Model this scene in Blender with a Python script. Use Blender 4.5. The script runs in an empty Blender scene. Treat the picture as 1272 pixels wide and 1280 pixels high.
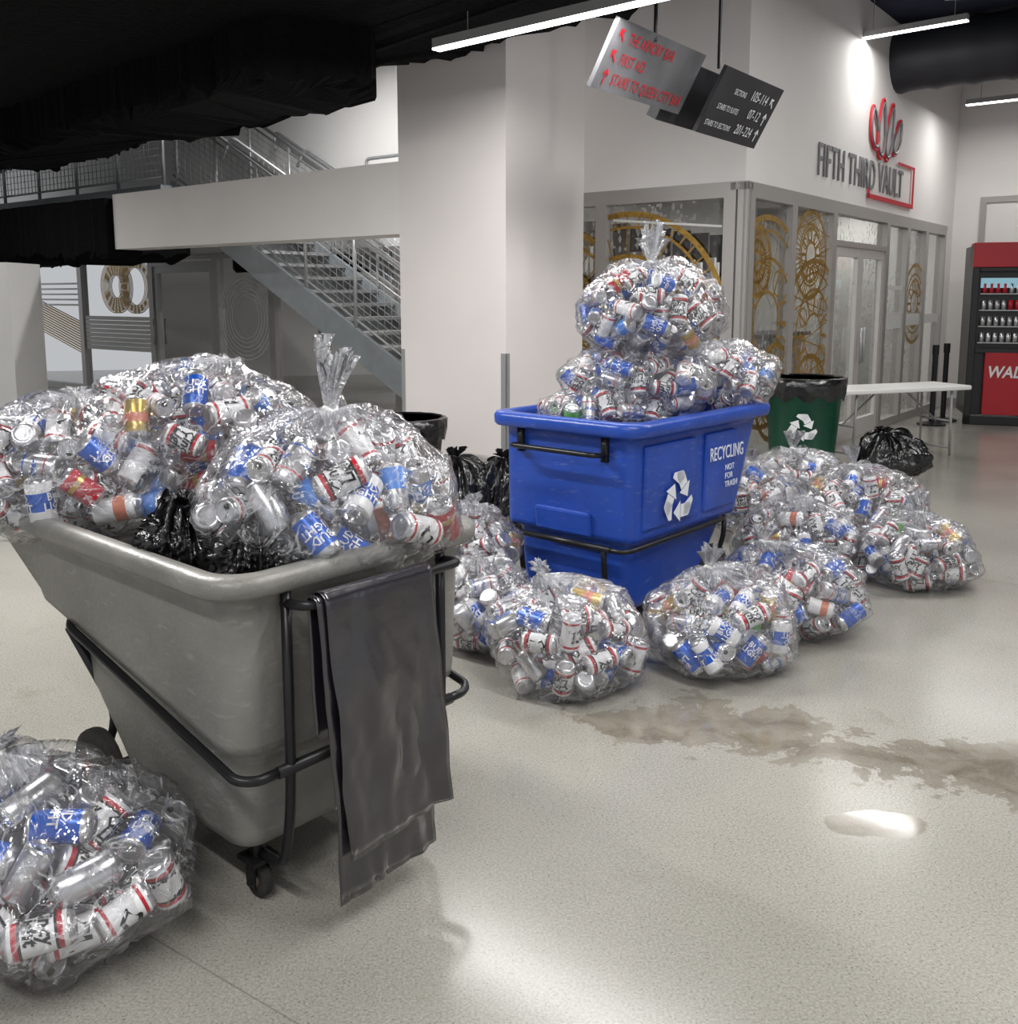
import bpy, bmesh, math, random
import numpy as np
from mathutils import Vector, Matrix, noise
from mathutils.bvhtree import BVHTree
sc=bpy.context.scene
try: sc.view_settings.view_transform='Standard'
except Exception: pass
# ---------------------------------------------------------------- materials
def nn(m,t,**k):
    n=m.node_tree.nodes.new(t)
    for a,b in k.items():
        try: setattr(n,a,b)
        except Exception: pass
    return n
def mat(name,col,rough=.5,metal=0,spec=.5,em=None,es=0,var=0,vs=6,bump=0,bs=40,coat=0):
    m=bpy.data.materials.new(name); m.use_nodes=True
    b=m.node_tree.nodes['Principled BSDF']; L=m.node_tree.links
    b.inputs['Base Color'].default_value=(*col,1); b.inputs['Roughness'].default_value=rough
    b.inputs['Metallic'].default_value=metal; b.inputs['Specular IOR Level'].default_value=spec
    b.inputs['Coat Weight'].default_value=coat; b.inputs['Coat Roughness'].default_value=.12
    if em: b.inputs['Emission Color'].default_value=(*em,1); b.inputs['Emission Strength'].default_value=es
    if var or bump:
        tc=nn(m,'ShaderNodeTexCoord')
    if var:
        n=nn(m,'ShaderNodeTexNoise'); n.inputs['Scale'].default_value=vs; n.inputs['Detail'].default_value=6
        L.new(tc.outputs['Object'],n.inputs['Vector'])
        r=nn(m,'ShaderNodeValToRGB'); r.color_ramp.elements[0].position=.3; r.color_ramp.elements[1].position=.7
        r.color_ramp.elements[0].color=(*[c*(1-var) for c in col],1); r.color_ramp.elements[1].color=(*[min(1,c*(1+var)) for c in col],1)
        L.new(n.outputs['Fac'],r.inputs['Fac']); L.new(r.outputs['Color'],b.inputs['Base Color'])
    if bump:
        n=nn(m,'ShaderNodeTexNoise'); n.inputs['Scale'].default_value=bs; n.inputs['Detail'].default_value=4
        L.new(tc.outputs['Object'],n.inputs['Vector'])
        bp=nn(m,'ShaderNodeBump'); bp.inputs['Strength'].default_value=bump; bp.inputs['Distance'].default_value=.02
        L.new(n.outputs['Fac'],bp.inputs['Height']); L.new(bp.outputs['Normal'],b.inputs['Normal'])
        L.new(bp.outputs['Normal'],b.inputs['Coat Normal'])
    return m
M={}
M['wall']=mat('wall_paint',(.83,.80,.78),.75,var=.02,vs=2)
M['wall2']=mat('wall_paint_grey',(.80,.79,.775),.75,var=.02,vs=2)
M['colp']=mat('column_paint',(.82,.77,.755),.75,var=.02,vs=2)
M['black']=mat('sprayed_black',(.006,.006,.007),.95,spec=.1,bump=.8,bs=25)
M['ceil']=mat('ceiling_navy',(.012,.016,.04),.9,bump=.3,bs=10)
M['steel']=mat('galvanised_steel',(.46,.47,.48),.4,.5)
M['steelb']=mat('painted_stringer',(.30,.33,.35),.5,.1,var=.08)
M['alum']=mat('aluminium_frame',(.42,.40,.385),.4,.4)
M['gold']=mat('gold_vinyl',(.36,.215,.04),.4,.4,var=.3,vs=30)
M['goldw']=mat('frost_vinyl_and_glint',(.72,.72,.70),.6)  # frosted vinyl, plus the painted reflection line on one pane
M['greyp']=mat('grey_polyethylene',(.215,.21,.192),.40,var=.18,vs=5,bump=.12,bs=60)
def scuffs(m,amt=.35):
    nt=m.node_tree; L=nt.links; b=nt.nodes['Principled BSDF']; src=b.inputs['Base Color'].links[0].from_socket
    tc=nn(m,'ShaderNodeTexCoord'); mp=nn(m,'ShaderNodeMapping'); mp.inputs['Scale'].default_value=(3,3,14); mp.inputs['Rotation'].default_value=(.3,.5,.2)
    L.new(tc.outputs['Object'],mp.inputs['Vector'])
    n=nn(m,'ShaderNodeTexNoise'); n.inputs['Scale'].default_value=3.5; n.inputs['Detail'].default_value=9; n.inputs['Roughness'].default_value=.7; L.new(mp.outputs[0],n.inputs['Vector'])
    r=nn(m,'ShaderNodeValToRGB'); r.color_ramp.elements[0].position=.57; r.color_ramp.elements[0].color=(0,0,0,1); r.color_ramp.elements[1].position=.70; r.color_ramp.elements[1].color=(amt,amt,amt,1)
    L.new(n.outputs['Fac'],r.inputs['Fac'])
    x=nn(m,'ShaderNodeMix'); x.data_type='RGBA'; L.new(r.outputs['Color'],x.inputs[0]); L.new(src,x.inputs[6]); x.inputs[7].default_value=(.5,.5,.48,1)
    L.new(x.outputs[2],b.inputs['Base Color'])
scuffs(M['greyp'],.32)
M['bluep']=mat('blue_polyethylene',(.016,.065,.38),.33,var=.14,vs=4,bump=.08,bs=50)
scuffs(M['bluep'],.18)
M['tube']=mat('black_steel_tube',(.015,.015,.017),.35,.3)
M['rubber']=mat('rubber',(.03,.028,.026),.8,var=.3,vs=20)
M['hub']=mat('hub_brown',(.12,.09,.07),.6)
M['liner']=mat('black_liner',(.014,.012,.018),.25,spec=.9,bump=.35,bs=6,coat=1)
M['blackbag']=mat('black_bag_film',(.006,.006,.007),.20,spec=.8,bump=.6,bs=14)
M['white']=mat('white_plastic',(.80,.80,.78),.45)
M['decal']=mat('white_decal',(.80,.82,.84),.5)
M['red']=mat('red_paint',(.42,.012,.02),.4)
M['signg']=mat('sign_grey',(.15,.15,.16),.5,.0,var=.35,vs=2.5)
M['signd']=mat('sign_charcoal',(.03,.03,.035),.5,.0,var=.2,vs=3)
M['redtxt']=mat('red_text',(.60,.015,.03),.6)
M['greytxt']=mat('letter_grey',(.20,.20,.21),.45,.3)
M['lamp']=mat('led_diffuser',(1,1,1),.5,em=(1,.99,.97),es=7)
M['lampb']=mat('lamp_body',(.3,.3,.3),.5)
M['green']=mat('green_plastic',(.008,.09,.05),.4,var=.1)
M['dark']=mat('dark_void',(.01,.01,.012),.3)
M['glassd']=mat('dark_glass',(.03,.035,.04),.08,spec=.8)
def glass_mat(name,tint,frost):
    m=bpy.data.materials.new(name); m.use_nodes=True; L=m.node_tree.links; m.node_tree.nodes.clear()
    out=nn(m,'ShaderNodeOutputMaterial'); tc=nn(m,'ShaderNodeTexCoord')
    tr=nn(m,'ShaderNodeBsdfTransparent'); tr.inputs['Color'].default_value=(*tint,1)
    gl=nn(m,'ShaderNodeBsdfGlossy'); gl.inputs['Roughness'].default_value=.03
    df=nn(m,'ShaderNodeBsdfDiffuse'); df.inputs['Color'].default_value=(.70,.70,.68,1)
    n=nn(m,'ShaderNodeTexNoise'); n.inputs['Scale'].default_value=1.3; n.inputs['Detail'].default_value=2; L.new(tc.outputs['Object'],n.inputs['Vector'])
    mp=nn(m,'ShaderNodeMapping'); mp.inputs['Scale'].default_value=(1,1,.55); L.new(tc.outputs['Object'],mp.inputs[0])
    v=nn(m,'ShaderNodeTexVoronoi'); v.inputs['Scale'].default_value=20; v.distance='MANHATTAN'; L.new(mp.outputs[0],v.inputs['Vector'])
    mu=nn(m,'ShaderNodeMath'); mu.operation='LESS_THAN'; L.new(v.outputs['Distance'],mu.inputs[0]); mu.inputs[1].default_value=.5
    r=nn(m,'ShaderNodeValToRGB'); r.color_ramp.elements[0].position=.42; r.color_ramp.elements[0].color=(.15,.15,.15,1); r.color_ramp.elements[1].position=.58
    L.new(n.outputs['Fac'],r.inputs['Fac'])
    m2=nn(m,'ShaderNodeMath'); m2.operation='MULTIPLY'; L.new(mu.outputs[0],m2.inputs[0]); L.new(r.outputs['Color'],m2.inputs[1])
    m3=nn(m,'ShaderNodeMath'); m3.operation='MULTIPLY'; L.new(m2.outputs[0],m3.inputs[0]); m3.inputs[1].default_value=frost
    a=nn(m,'ShaderNodeMixShader'); L.new(m3.outputs[0],a.inputs[0]); L.new(tr.outputs[0],a.inputs[1]); L.new(df.outputs[0],a.inputs[2])
    fr_=nn(m,'ShaderNodeFresnel'); fr_.inputs['IOR'].default_value=1.8
    b=nn(m,'ShaderNodeMixShader'); L.new(fr_.outputs[0],b.inputs[0]); L.new(a.outputs[0],b.inputs[1]); L.new(gl.outputs[0],b.inputs[2])
    L.new(b.outputs[0],out.inputs[0]); return m
M['win']=glass_mat('vault_glass',(.80,.82,.81),.55)
M['win2']=glass_mat('lobby_glass',(.78,.80,.80),.45)
# cans
CM=[mat('can_silver',(.64,.64,.66),.28,.85), mat('can_white',(.78,.78,.79),.33),mat('can_red',(.45,.015,.03),.35),
    mat('can_black',(.012,.012,.012),.4),mat('can_blue',(.01,.10,.52),.3,.2),mat('can_gold',(.55,.38,.10),.3,.6),
    mat('can_green',(.12,.42,.06),.4),mat('can_lid',(.60,.60,.61),.26,.8),mat('can_orange',(.62,.20,.12),.4),mat('can_pale_blue',(.06,.22,.66),.35),mat('can_text_white',(.85,.85,.85),.4)]
def film_mat(name,w0,w1,g0,g1,ns):
    m=bpy.data.materials.new(name); m.use_nodes=True
    nt=m.node_tree; L=nt.links; nt.nodes.clear()
    out=nn(m,'ShaderNodeOutputMaterial'); tc=nn(m,'ShaderNodeTexCoord')
    n=nn(m,'ShaderNodeTexNoise'); n.inputs['Scale'].default_value=ns; n.inputs['Detail'].default_value=4; n.inputs['Distortion'].default_value=1.8
    L.new(tc.outputs['Object'],n.inputs['Vector'])
    r=nn(m,'ShaderNodeValToRGB'); e=r.color_ramp.elements
    e[0].position=.475; e[0].color=(0,0,0,1); e[1].position=.5; e[1].color=(1,1,1,1)
    x=r.color_ramp.elements.new(.525); x.color=(0,0,0,1)
    L.new(n.outputs['Fac'],r.inputs['Fac'])
    bp=nn(m,'ShaderNodeBump'); bp.inputs['Strength'].default_value=1; bp.inputs['Distance'].default_value=.055
    L.new(n.outputs['Fac'],bp.inputs['Height'])
    fw=nn(m,'ShaderNodeMapRange'); fw.inputs['To Min'].default_value=w0; fw.inputs['To Max'].default_value=w1
    L.new(r.outputs['Color'],fw.inputs['Value'])
    lw=nn(m,'ShaderNodeLayerWeight'); lw.inputs['Blend'].default_value=.32; L.new(bp.outputs['Normal'],lw.inputs['Normal'])
    tr=nn(m,'ShaderNodeBsdfTransparent'); tr.inputs['Color'].default_value=(.98,.982,.99,1)
    df=nn(m,'ShaderNodeBsdfDiffuse'); df.inputs['Color'].default_value=(.90,.91,.95,1); L.new(bp.outputs['Normal'],df.inputs['Normal'])
    gl=nn(m,'ShaderNodeBsdfGlossy'); gl.inputs['Roughness'].default_value=.12; L.new(bp.outputs['Normal'],gl.inputs['Normal'])
    m1=nn(m,'ShaderNodeMixShader'); L.new(fw.outputs[0],m1.inputs[0]); L.new(tr.outputs[0],m1.inputs[1]); L.new(df.outputs[0],m1.inputs[2])
    mg=nn(m,'ShaderNodeMapRange'); mg.inputs['To Min'].default_value=g0; mg.inputs['To Max'].default_value=g1; L.new(lw.outputs['Facing'],mg.inputs['Value'])
    m2=nn(m,'ShaderNodeMixShader'); L.new(mg.outputs[0],m2.inputs[0]); L.new(m1.outputs[0],m2.inputs[1]); L.new(gl.outputs[0],m2.inputs[2])
    L.new(m2.outputs[0],out.inputs[0]); return m
M['film']=film_mat('clear_bag_film',.045,.38,.04,.55,6)
M['filmt']=film_mat('gathered_bag_film',.42,.7,.08,.4,14)
def floor_mat():
    m=bpy.data.materials.new('polished_concrete'); m.use_nodes=True; L=m.node_tree.links
    b=m.node_tree.nodes['Principled BSDF']; tc=nn(m,'ShaderNodeTexCoord')
    def noi(s,d=5,rgh=.5,dist=0):
        n=nn(m,'ShaderNodeTexNoise'); n.inputs['Scale'].default_value=s; n.inputs['Detail'].default_value=d; n.inputs['Roughness'].default_value=rgh; n.inputs['Distortion'].default_value=dist
        L.new(tc.outputs['Object'],n.inputs['Vector']); return n
    def ramp(src,p0,c0,p1,c1):
        r=nn(m,'ShaderNodeValToRGB'); e=r.color_ramp.elements; e[0].position=p0;e[0].color=(*c0,1);e[1].position=p1;e[1].color=(*c1,1)
        L.new(src,r.inputs['Fac']); return r
    def mix(f,a,bb,mode='MIX'):
        x=nn(m,'ShaderNodeMix'); x.data_type='RGBA'; x.blend_type=mode
        if isinstance(f,float): x.inputs[0].default_value=f
        else: L.new(f,x.inputs[0])
        for i,s in ((6,a),(7,bb)):
            if isinstance(s,tuple): x.inputs[i].default_value=(*s,1)
            else: L.new(s,x.inputs[i])
        return x.outputs[2]
    def math_(op,a,bb=None,clamp=False):
        x=nn(m,'ShaderNodeMath'); x.operation=op; x.use_clamp=clamp
        for i,s in enumerate((a,bb)):
            if s is None: continue
            if isinstance(s,(int,float)): x.inputs[i].default_value=s
            else: L.new(s,x.inputs[i])
        return x.outputs[0]
    base=ramp(noi(1.1,6).outputs['Fac'],.3,(.26,.25,.218),.7,(.36,.348,.308)).outputs['Color']
    base=mix(.45,base,ramp(noi(140,3).outputs['Fac'],.35,(.19,.18,.155),.65,(.43,.415,.375)).outputs['Color'])
    for sc_,p_,amt in ((95,.18,.5),(170,.20,.4)):
        v=nn(m,'ShaderNodeTexVoronoi'); v.inputs['Scale'].default_value=sc_; L.new(tc.outputs['Object'],v.inputs['Vector'])
        dot=ramp(v.outputs['Distance'],p_,(1,1,1),p_+.07,(0,0,0)).outputs['Color']
        bw=nn(m,'ShaderNodeRGBToBW'); L.new(v.outputs['Color'],bw.inputs[0])
        pick=math_('LESS_THAN',bw.outputs[0],.42)
        cr=ramp(v.outputs['Color'],.35,(.07,.06,.05),.7,(.22,.20,.16)).outputs['Color']
        base=mix(math_('MULTIPLY',math_('MULTIPLY',dot,pick),amt),base,cr)
    sp=nn(m,'ShaderNodeSeparateXYZ'); L.new(tc.outputs['Object'],sp.inputs[0])
    x,y=sp.outputs[0],sp.outputs[1]
    big=noi(1.7,6,.6,.6).outputs['Fac']; fine=noi(6,8,.65,.8).outputs['Fac']
    dn=math_('MULTIPLY',math_('SUBTRACT',big,.5),1.2)
    lin0=math_('ABSOLUTE',math_('ADD',math_('SUBTRACT',math_('ADD',y,math_('MULTIPLY',x,.36)),3.66),dn))
    band=math_('SUBTRACT',1,math_('MULTIPLY',lin0,2.4),True)
    core=math_('SUBTRACT',1,math_('MULTIPLY',lin0,8),True)
    xm=math_('MULTIPLY',math_('ADD',x,-.0),2.0,True)
    m1=ramp(math_('MULTIPLY',math_('MULTIPLY',band,xm),math_('MULTIPLY',fine,2.0)),.58,(0,0,0),.64,(.8,.8,.8)).outputs['Color']
    mc=ramp(math_('MULTIPLY',math_('MULTIPLY',core,xm),math_('MULTIPLY',fine,2.0)),.30,(0,0,0),.45,(1,1,1)).outputs['Color']
    dx=math_('SUBTRACT',x,1.12); dy=math_('SUBTRACT',y,2.74)
    d2=math_('ADD',math_('MULTIPLY',math_('MULTIPLY',dx,dx),20),math_('MULTIPLY',math_('MULTIPLY',dy,dy),80))
    s2=math_('MULTIPLY',math_('SUBTRACT',1,d2,True),math_('MULTIPLY',fine,2.0))
    m2=ramp(s2,.5,(0,0,0),.57,(.9,.9,.9)).outputs['Color']
    st=ramp(noi(2.3,8,.65,.5).outputs['Fac'],.60,(0,0,0),.70,(.3,.3,.3)).outputs['Color']
    wet=math_('MAXIMUM',math_('MAXIMUM',m1,mc),m2)
    wet2=math_('MAXIMUM',wet,st)
    mud=ramp(fine,.4,(.12,.095,.065),.6,(.20,.175,.135)).outputs['Color']
    base=mix(math_('MULTIPLY',wet2,.78),base,mud)
    j=math_('ABSOLUTE',math_('ADD',math_('ADD',math_('MULTIPLY',x,.559),math_('MULTIPLY',y,.829)),-1.335))
    jm=math_('LESS_THAN',j,.0025)
    j2=math_('ABSOLUTE',math_('ADD',math_('ADD',math_('MULTIPLY',x,.559),math_('MULTIPLY',y,.829)),-5.9))
    jm=math_('MAXIMUM',jm,math_('LESS_THAN',j2,.004))
    base=mix(math_('MULTIPLY',jm,.5),base,(.12,.11,.1))
    L.new(base,b.inputs['Base Color'])
    ro=nn(m,'ShaderNodeMapRange'); ro.inputs['To Min'].default_value=.19; ro.inputs['To Max'].default_value=.09; L.new(wet,ro.inputs['Value'])
    L.new(ro.outputs[0],b.inputs['Roughness']); b.inputs['Specular IOR Level'].default_value=.55
    bp=nn(m,'ShaderNodeBump'); bp.inputs['Strength'].default_value=.05; bp.inputs['Distance'].default_value=.02
    L.new(noi(3,3).outputs['Fac'],bp.inputs['Height']); L.new(bp.outputs['Normal'],b.inputs['Normal'])
    return m
M['floor']=floor_mat()
# ---------------------------------------------------------------- helpers
COL=sc.collection
def empty(name,loc=(0,0,0)):
    o=bpy.data.objects.new(name,None); o.location=loc; COL.objects.link(o); o.empty_display_size=.1; return o
def par(o,p):
    if p: o.parent=p; o.matrix_parent_inverse=Matrix.Translation(p.location).inverted()
    return o
def mobj(name,v,f,ms,parent=None,smooth=False,idx=None,recalc=True):
    me=bpy.data.meshes.new(name); me.from_pydata([tuple(p) for p in v],[],f)
    for m_ in (ms if isinstance(ms,list) else [ms]): me.materials.append(m_)
    if idx is not None: me.polygons.foreach_set('material_index',idx)
    if smooth: me.polygons.foreach_set('use_smooth',[True]*len(me.polygons))
    me.update()
    if recalc:
        bm=bmesh.new(); bm.from_mesh(me); bmesh.ops.recalc_face_normals(bm,faces=bm.faces); bm.to_mesh(me); bm.free()
    o=bpy.data.objects.new(name,me); COL.objects.link(o); return par(o,parent)
class MB:
    def __init__(s): s.v=[];s.f=[];s.i=[]
    def add(s,v,f,m=0):
        o=len(s.v); s.v+= [tuple(p) for p in v]; s.f+=[tuple(a+o for a in q) for q in f]; s.i+=[m]*len(f)
    def box(s,o,a,b,c,m=0):
        o,a,b,c=map(Vector,(o,a,b,c)); p=[o,o+a,o+a+b,o+b,o+c,o+a+c,o+a+b+c,o+b+c]
        s.add(p,[(0,3,2,1),(4,5,6,7),(0,1,5,4),(1,2,6,5),(2,3,7,6),(3,0,4,7)],m)
    def tube(s,pts,r,n=8,m=0,cap=True):
        pts=[Vector(p) for p in pts]; rings=[]; prev=None
        for i,p in enumerate(pts):
            t=(pts[min(i+1,len(pts)-1)]-pts[max(i-1,0)]).normalized()
            if prev is None:
                u=t.orthogonal().normalized()
            else:
                u=(prev-t*prev.dot(t)); u=u.normalized() if u.length>1e-6 else t.orthogonal().normalized()
            prev=u; w=t.cross(u)
            rr=r[i] if isinstance(r,(list,tuple)) else r
            rings.append([p+(u*math.cos(2*math.pi*k/n)+w*math.sin(2*math.pi*k/n))*rr for k in range(n)])
        v=[q for g in rings for q in g]; f=[]
        for i in range(len(rings)-1):
            for k in range(n): f.append((i*n+k,i*n+(k+1)%n,(i+1)*n+(k+1)%n,(i+1)*n+k))
        if cap: f.append(tuple(range(n))[::-1]); f.append(tuple((len(rings)-1)*n+k for k in range(n)))
        s.add(v,f,m)
    def out(s,name,ms,parent=None,smooth=False,bevel=0):
        o=mobj(name,s.v,s.f,ms,parent,smooth,s.i)
        if bevel:
            md=o.modifiers.new('bev','BEVEL'); md.width=bevel; md.segments=2; md.limit_method='ANGLE'
        return o
def smoothpath(pts,k=5,rad=.3):
    pts=[Vector(p) for p in pts]; out=[pts[0]]
    for i in range(1,len(pts)-1):
        a,b,c=pts[i-1],pts[i],pts[i+1]
        r=min(rad,(a-b).length*.45,(c-b).length*.45)
        p0=b+(a-b).normalized()*r; p2=b+(c-b).normalized()*r
        for j in range(k+1):
            t=j/k; out.append(p0*(1-t)**2+b*2*t*(1-t)+p2*t*t)
    out.append(pts[-1]); return out
def V2(d): return Vector((d[0],d[1],0))
Z=Vector((0,0,1))
def text(name,body,size,loc,xd,up,m,parent,ext=.002,align='LEFT',shear=0,sx=1,off=0,sp=1):
    c=bpy.data.curves.new(name,'FONT'); c.body=body; c.size=size; c.extrude=ext; c.align_x=align; c.shear=shear; c.resolution_u=3; c.offset=off; c.space_character=sp
    o=bpy.data.objects.new(name,c); COL.objects.link(o); c.materials.append(m)
    x=Vector(xd).normalized(); y=Vector(up).normalized(); z=x.cross(y)
    mt=Matrix(((x.x*sx,y.x,z.x,loc[0]),(x.y*sx,y.y,z.y,loc[1]),(x.z*sx,y.z,z.z,loc[2]),(0,0,0,1)))
    if parent:
        o.parent=parent; o.matrix_parent_inverse=Matrix.Translation(parent.location).inverted()
    o.matrix_basis=mt
    return o
l=V2((.608,.794)); e=V2((-.794,.608))
# ---------------------------------------------------------------- camera
cam=bpy.data.cameras.new('camera'); co=bpy.data.objects.new('camera',cam); COL.objects.link(co); sc.camera=co
co.location=(0,0,1.6); co.rotation_euler=(math.radians(90-8.06),0,0)
cam.sensor_fit='HORIZONTAL'; cam.sensor_width=36; cam.lens=36*1200/1272; cam.shift_y=-100/1272
# ---------------------------------------------------------------- room shell
def prism(name,poly,z0,z1,m,parent=None):
    n=len(poly); v=[(p[0],p[1],z0) for p in poly]+[(p[0],p[1],z1) for p in poly]
    f=[tuple(range(n))[::-1],tuple(range(n,2*n))]+[(i,(i+1)%n,n+(i+1)%n,n+i) for i in range(n)]
    return mobj(name,v,f,m,parent)
prism('floor',[(-12,-3),(12,-3),(12,24),(-12,24)],-.1,0,M['floor'])
prism('ceiling',[(-12,-3),(12,-3),(12,24),(-12,24)],4.72,4.85,M['ceil'])
def orect(o,a,la,b,lb):
    o=Vector(o);return [o,o+a*la,o+a*la+b*lb,o+b*lb]
C=Vector((2.01,8.38,0))
WL=7.2
prism('wall_vault_upper',orect(C,l,WL,e,.2),2.56,4.72,M['wall'])
prism('wall_vault_pier',orect(C+l*6.75,l,.45,e,.2),0,2.56,M['wall'])
prism('wall_vault_front',orect(C+e*.2,e,3.0,l,.2),2.56,4.72,M['wall'])
C2=C+l*WL
prism('wall_back',orect(C2,-e,7,l,.2),0,4.72,M['wall'])
prism('baseboard_back',orect(C2-l*.02,-e,7,l,.02),0,.12,M['alum'])
prism('wall_right',[(11.2,1),(11.4,1),(11.4,11),(11.2,11)],0,4.72,M['wall'])
W0=Vector((.64,10.36,0))
prism('wall_lobby_upper',orect(W0+e*.9,e,13.9,l,.2),2.2,4.72,M['wall2'])
prism('wall_left',[(-9.5,0),(-9.3,0),(-9.3,15.5),(-9.5,15.5)],0,4.72,M['wall2'])
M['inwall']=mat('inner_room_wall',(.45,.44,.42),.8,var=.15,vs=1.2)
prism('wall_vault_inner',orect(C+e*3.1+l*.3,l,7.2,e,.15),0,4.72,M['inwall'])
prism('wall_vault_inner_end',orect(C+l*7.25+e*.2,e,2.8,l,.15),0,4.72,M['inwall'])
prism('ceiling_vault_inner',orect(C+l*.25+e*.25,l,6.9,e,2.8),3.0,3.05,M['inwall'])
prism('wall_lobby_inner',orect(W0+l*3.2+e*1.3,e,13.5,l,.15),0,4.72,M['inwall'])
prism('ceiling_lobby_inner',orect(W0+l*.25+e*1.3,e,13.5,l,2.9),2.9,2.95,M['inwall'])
vb=empty('bar_shelving',C+e*2.9+l*3); b=MB(); rr=random.Random(5)
for i in range(11):
    q=C+e*2.75+l*(.5+i*.56); b.box(q,l*.05,e*.3,Z*2.5,0)
    for z in (.5,.95,1.4,1.85):
        b.box(q+Z*z,l*.56,e*.28,Z*.03,0)
        for j in range(4):
            s=q+l*(.09+j*.115)+e*.05+Z*(z+.03); b.box(s,l*.07,e*.1,Z*rr.uniform(.1,.33),rr.choice((1,2,3,4)))
b.out('shelves',[M['dark'],M['gold'],M['white'],M['alum'],M['steelb']],vb)
vb=empty('bar_counter',C+e*1.7+l*3); b=MB(); b.box(C+e*1.6+l*1.2,l*4.5,e*.5,Z*1.05,0); b.box(C+e*1.5+l*1.1+Z*1.05,l*4.7,e*.7,Z*.05,1); b.out('counter',[M['steelb'],M['dark']],vb)
vb=empty('lobby_partition_panels',W0+l*2.4+e*6); b=MB()
for i in range(17):
    q=W0+l*(1.6+.5*rr.random())+e*(1.6+i*.72); b.box(q,e*rr.uniform(.08,.4),l*.05,Z*rr.uniform(1.2,2.6),rr.choice((0,1,1,2,3)))
b.out('panels',[M['dark'],M['white'],M['steelb'],M['gold']],vb)
def gold_mesh(name,base,d,nrm,items,rect,parent,m):
    k0,k1,z0,z1=rect; b=MB()
    def P(k,z): return base+d*k+Z*z+nrm*.012
    def inside(k,z): return k0<k<k1 and z0<z<z1
    def ribbon(pts,w):
        for (a,c) in zip(pts[:-1],pts[1:]):
            if not(inside(*a) and inside(*c)): continue
            dx,dz=c[0]-a[0],c[1]-a[1]; L_=math.hypot(dx,dz) or 1; nx,nz=-dz/L_*w/2,dx/L_*w/2
            b.add([P(a[0]+nx,a[1]+nz),P(c[0]+nx,c[1]+nz),P(c[0]-nx,c[1]-nz),P(a[0]-nx,a[1]-nz)],[(0,1,2,3)])
    for it in items:
        if it[0]=='c':
            _,ck,cz,r,w=it; ribbon([(ck+r*math.cos(t*math.pi/60),cz+r*math.sin(t*math.pi/60)) for t in range(121)],w)
        elif it[0]=='s':
            _,ck,cz,r0,r1,n,w=it
            for i in range(n):
                a=2*math.pi*i/n; ribbon([(ck+(r0+(r1-r0)*j/10)*math.cos(a),cz+(r0+(r1-r0)*j/10)*math.sin(a)) for j in range(11)],w)
        elif it[0]=='l':
            _,a0,b0,a1,b1,w=it; ribbon([(a0+(a1-a0)*j/24,b0+(b1-b0)*j/24) for j in range(25)],w)
    if b.f: mobj(name,b.v,b.f,m,parent,recalc=False)
wn=[0]
def window(base,d,inward,k0,k1,z0,z1,items=None,fr=.06,glass=None,gm=None,tr=None,white=None):
    wn[0]+=1; nrm=-inward
    p=empty('window_%d'%wn[0],base+d*k0)
    b=MB(); o=base+d*k0
    b.box(o+Z*z0+nrm*.03,d*fr,inward*.12,Z*(z1-z0)); b.box(base+d*(k1-fr)+Z*z0+nrm*.03,d*fr,inward*.12,Z*(z1-z0))
    b.box(o+d*fr+Z*z0+nrm*.03,d*(k1-k0-2*fr),inward*.12,Z*.1); b.box(o+d*fr+Z*(z1-fr)+nrm*.03,d*(k1-k0-2*fr),inward*.12,Z*fr)
    if tr: b.box(o+d*fr+Z*tr+nrm*.03,d*(k1-k0-2*fr),inward*.12,Z*.05)
    b.out('frame',M['alum'],p)
    q=o+d*fr+Z*(z0+.1)+inward*.03; a_=d*(k1-k0-2*fr); c_=Z*(z1-z0-.1-fr)
    mobj('glass',[q,q+a_,q+a_+c_,q+c_],[(0,1,2,3)],glass or M['win'],p,recalc=False)
    if items: gold_mesh('gold_pattern',base,d,nrm*.2,items,(k0+fr,k1-fr,z0+.1,z1-fr),p,gm or M['gold'])
    if white: gold_mesh('frost_pattern_and_glint',base,d,nrm*.6,white,(k0+fr,k1-fr,z0+.1,z1-fr),p,M['goldw'])
    return p
def clock(ck,cz,R):
    it=[('c',ck,cz,R,.05),('c',ck,cz,R-.12,.025),('c',ck,cz,R*.62,.035),('c',ck,cz,R*.3,.03),('s',ck,cz,R-.12,R,48,.014),('s',ck,cz,R*.3,R*.62,12,.03),('s',ck,cz,R*.62,R-.12,24,.012)]
    for i in range(8):
        a=i*math.pi/4+.2; it.append(('c',ck+R*.46*math.cos(a),cz+R*.46*math.sin(a),R*.12,.02))
    return it
window(C,e,l,.0,.12,0,2.56,fr=.05)
window(C,e,l,.12,1.42,0.0,2.5,clock(1.15,1.35,1.0)+[('l',.15,.9,1.4,.9,.02),('l',.15,.86,1.4,.86,.01)],white=[('l',.2,2.2,1.3,2.3,.02)])  # slanted white ribbon is a lamp reflection drawn on the pane
window(C,e,l,1.42,2.7,0.0,2.5,clock(2.0,1.35,.9))
window(C,l,e,.0,.1,0,2.56,fr=.045)
window(C,l,e,.1,1.08,0,2.5,clock(.55,1.35,.95)+clock(.8,.7,.45)+clock(.3,1.9,.3))
lat=[]
for i in range(14):
    lat+= [('l',1.08,.1+i*.19,2.2,.1+i*.19+(.3 if i%2 else -.2),.014)]
window(C,l,e,1.08,2.2,0,2.5,clock(1.75,1.2,.75)+lat+clock(1.6,2.0,.42)+[('c',1.7,.5,.5,.05)])
window(C,l,e,4.05,4.9,0,2.5,white=[('l',4.1,1.3,4.9,1.3,.2),('l',4.1,1.7,4.9,1.7,.05)])
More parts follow.
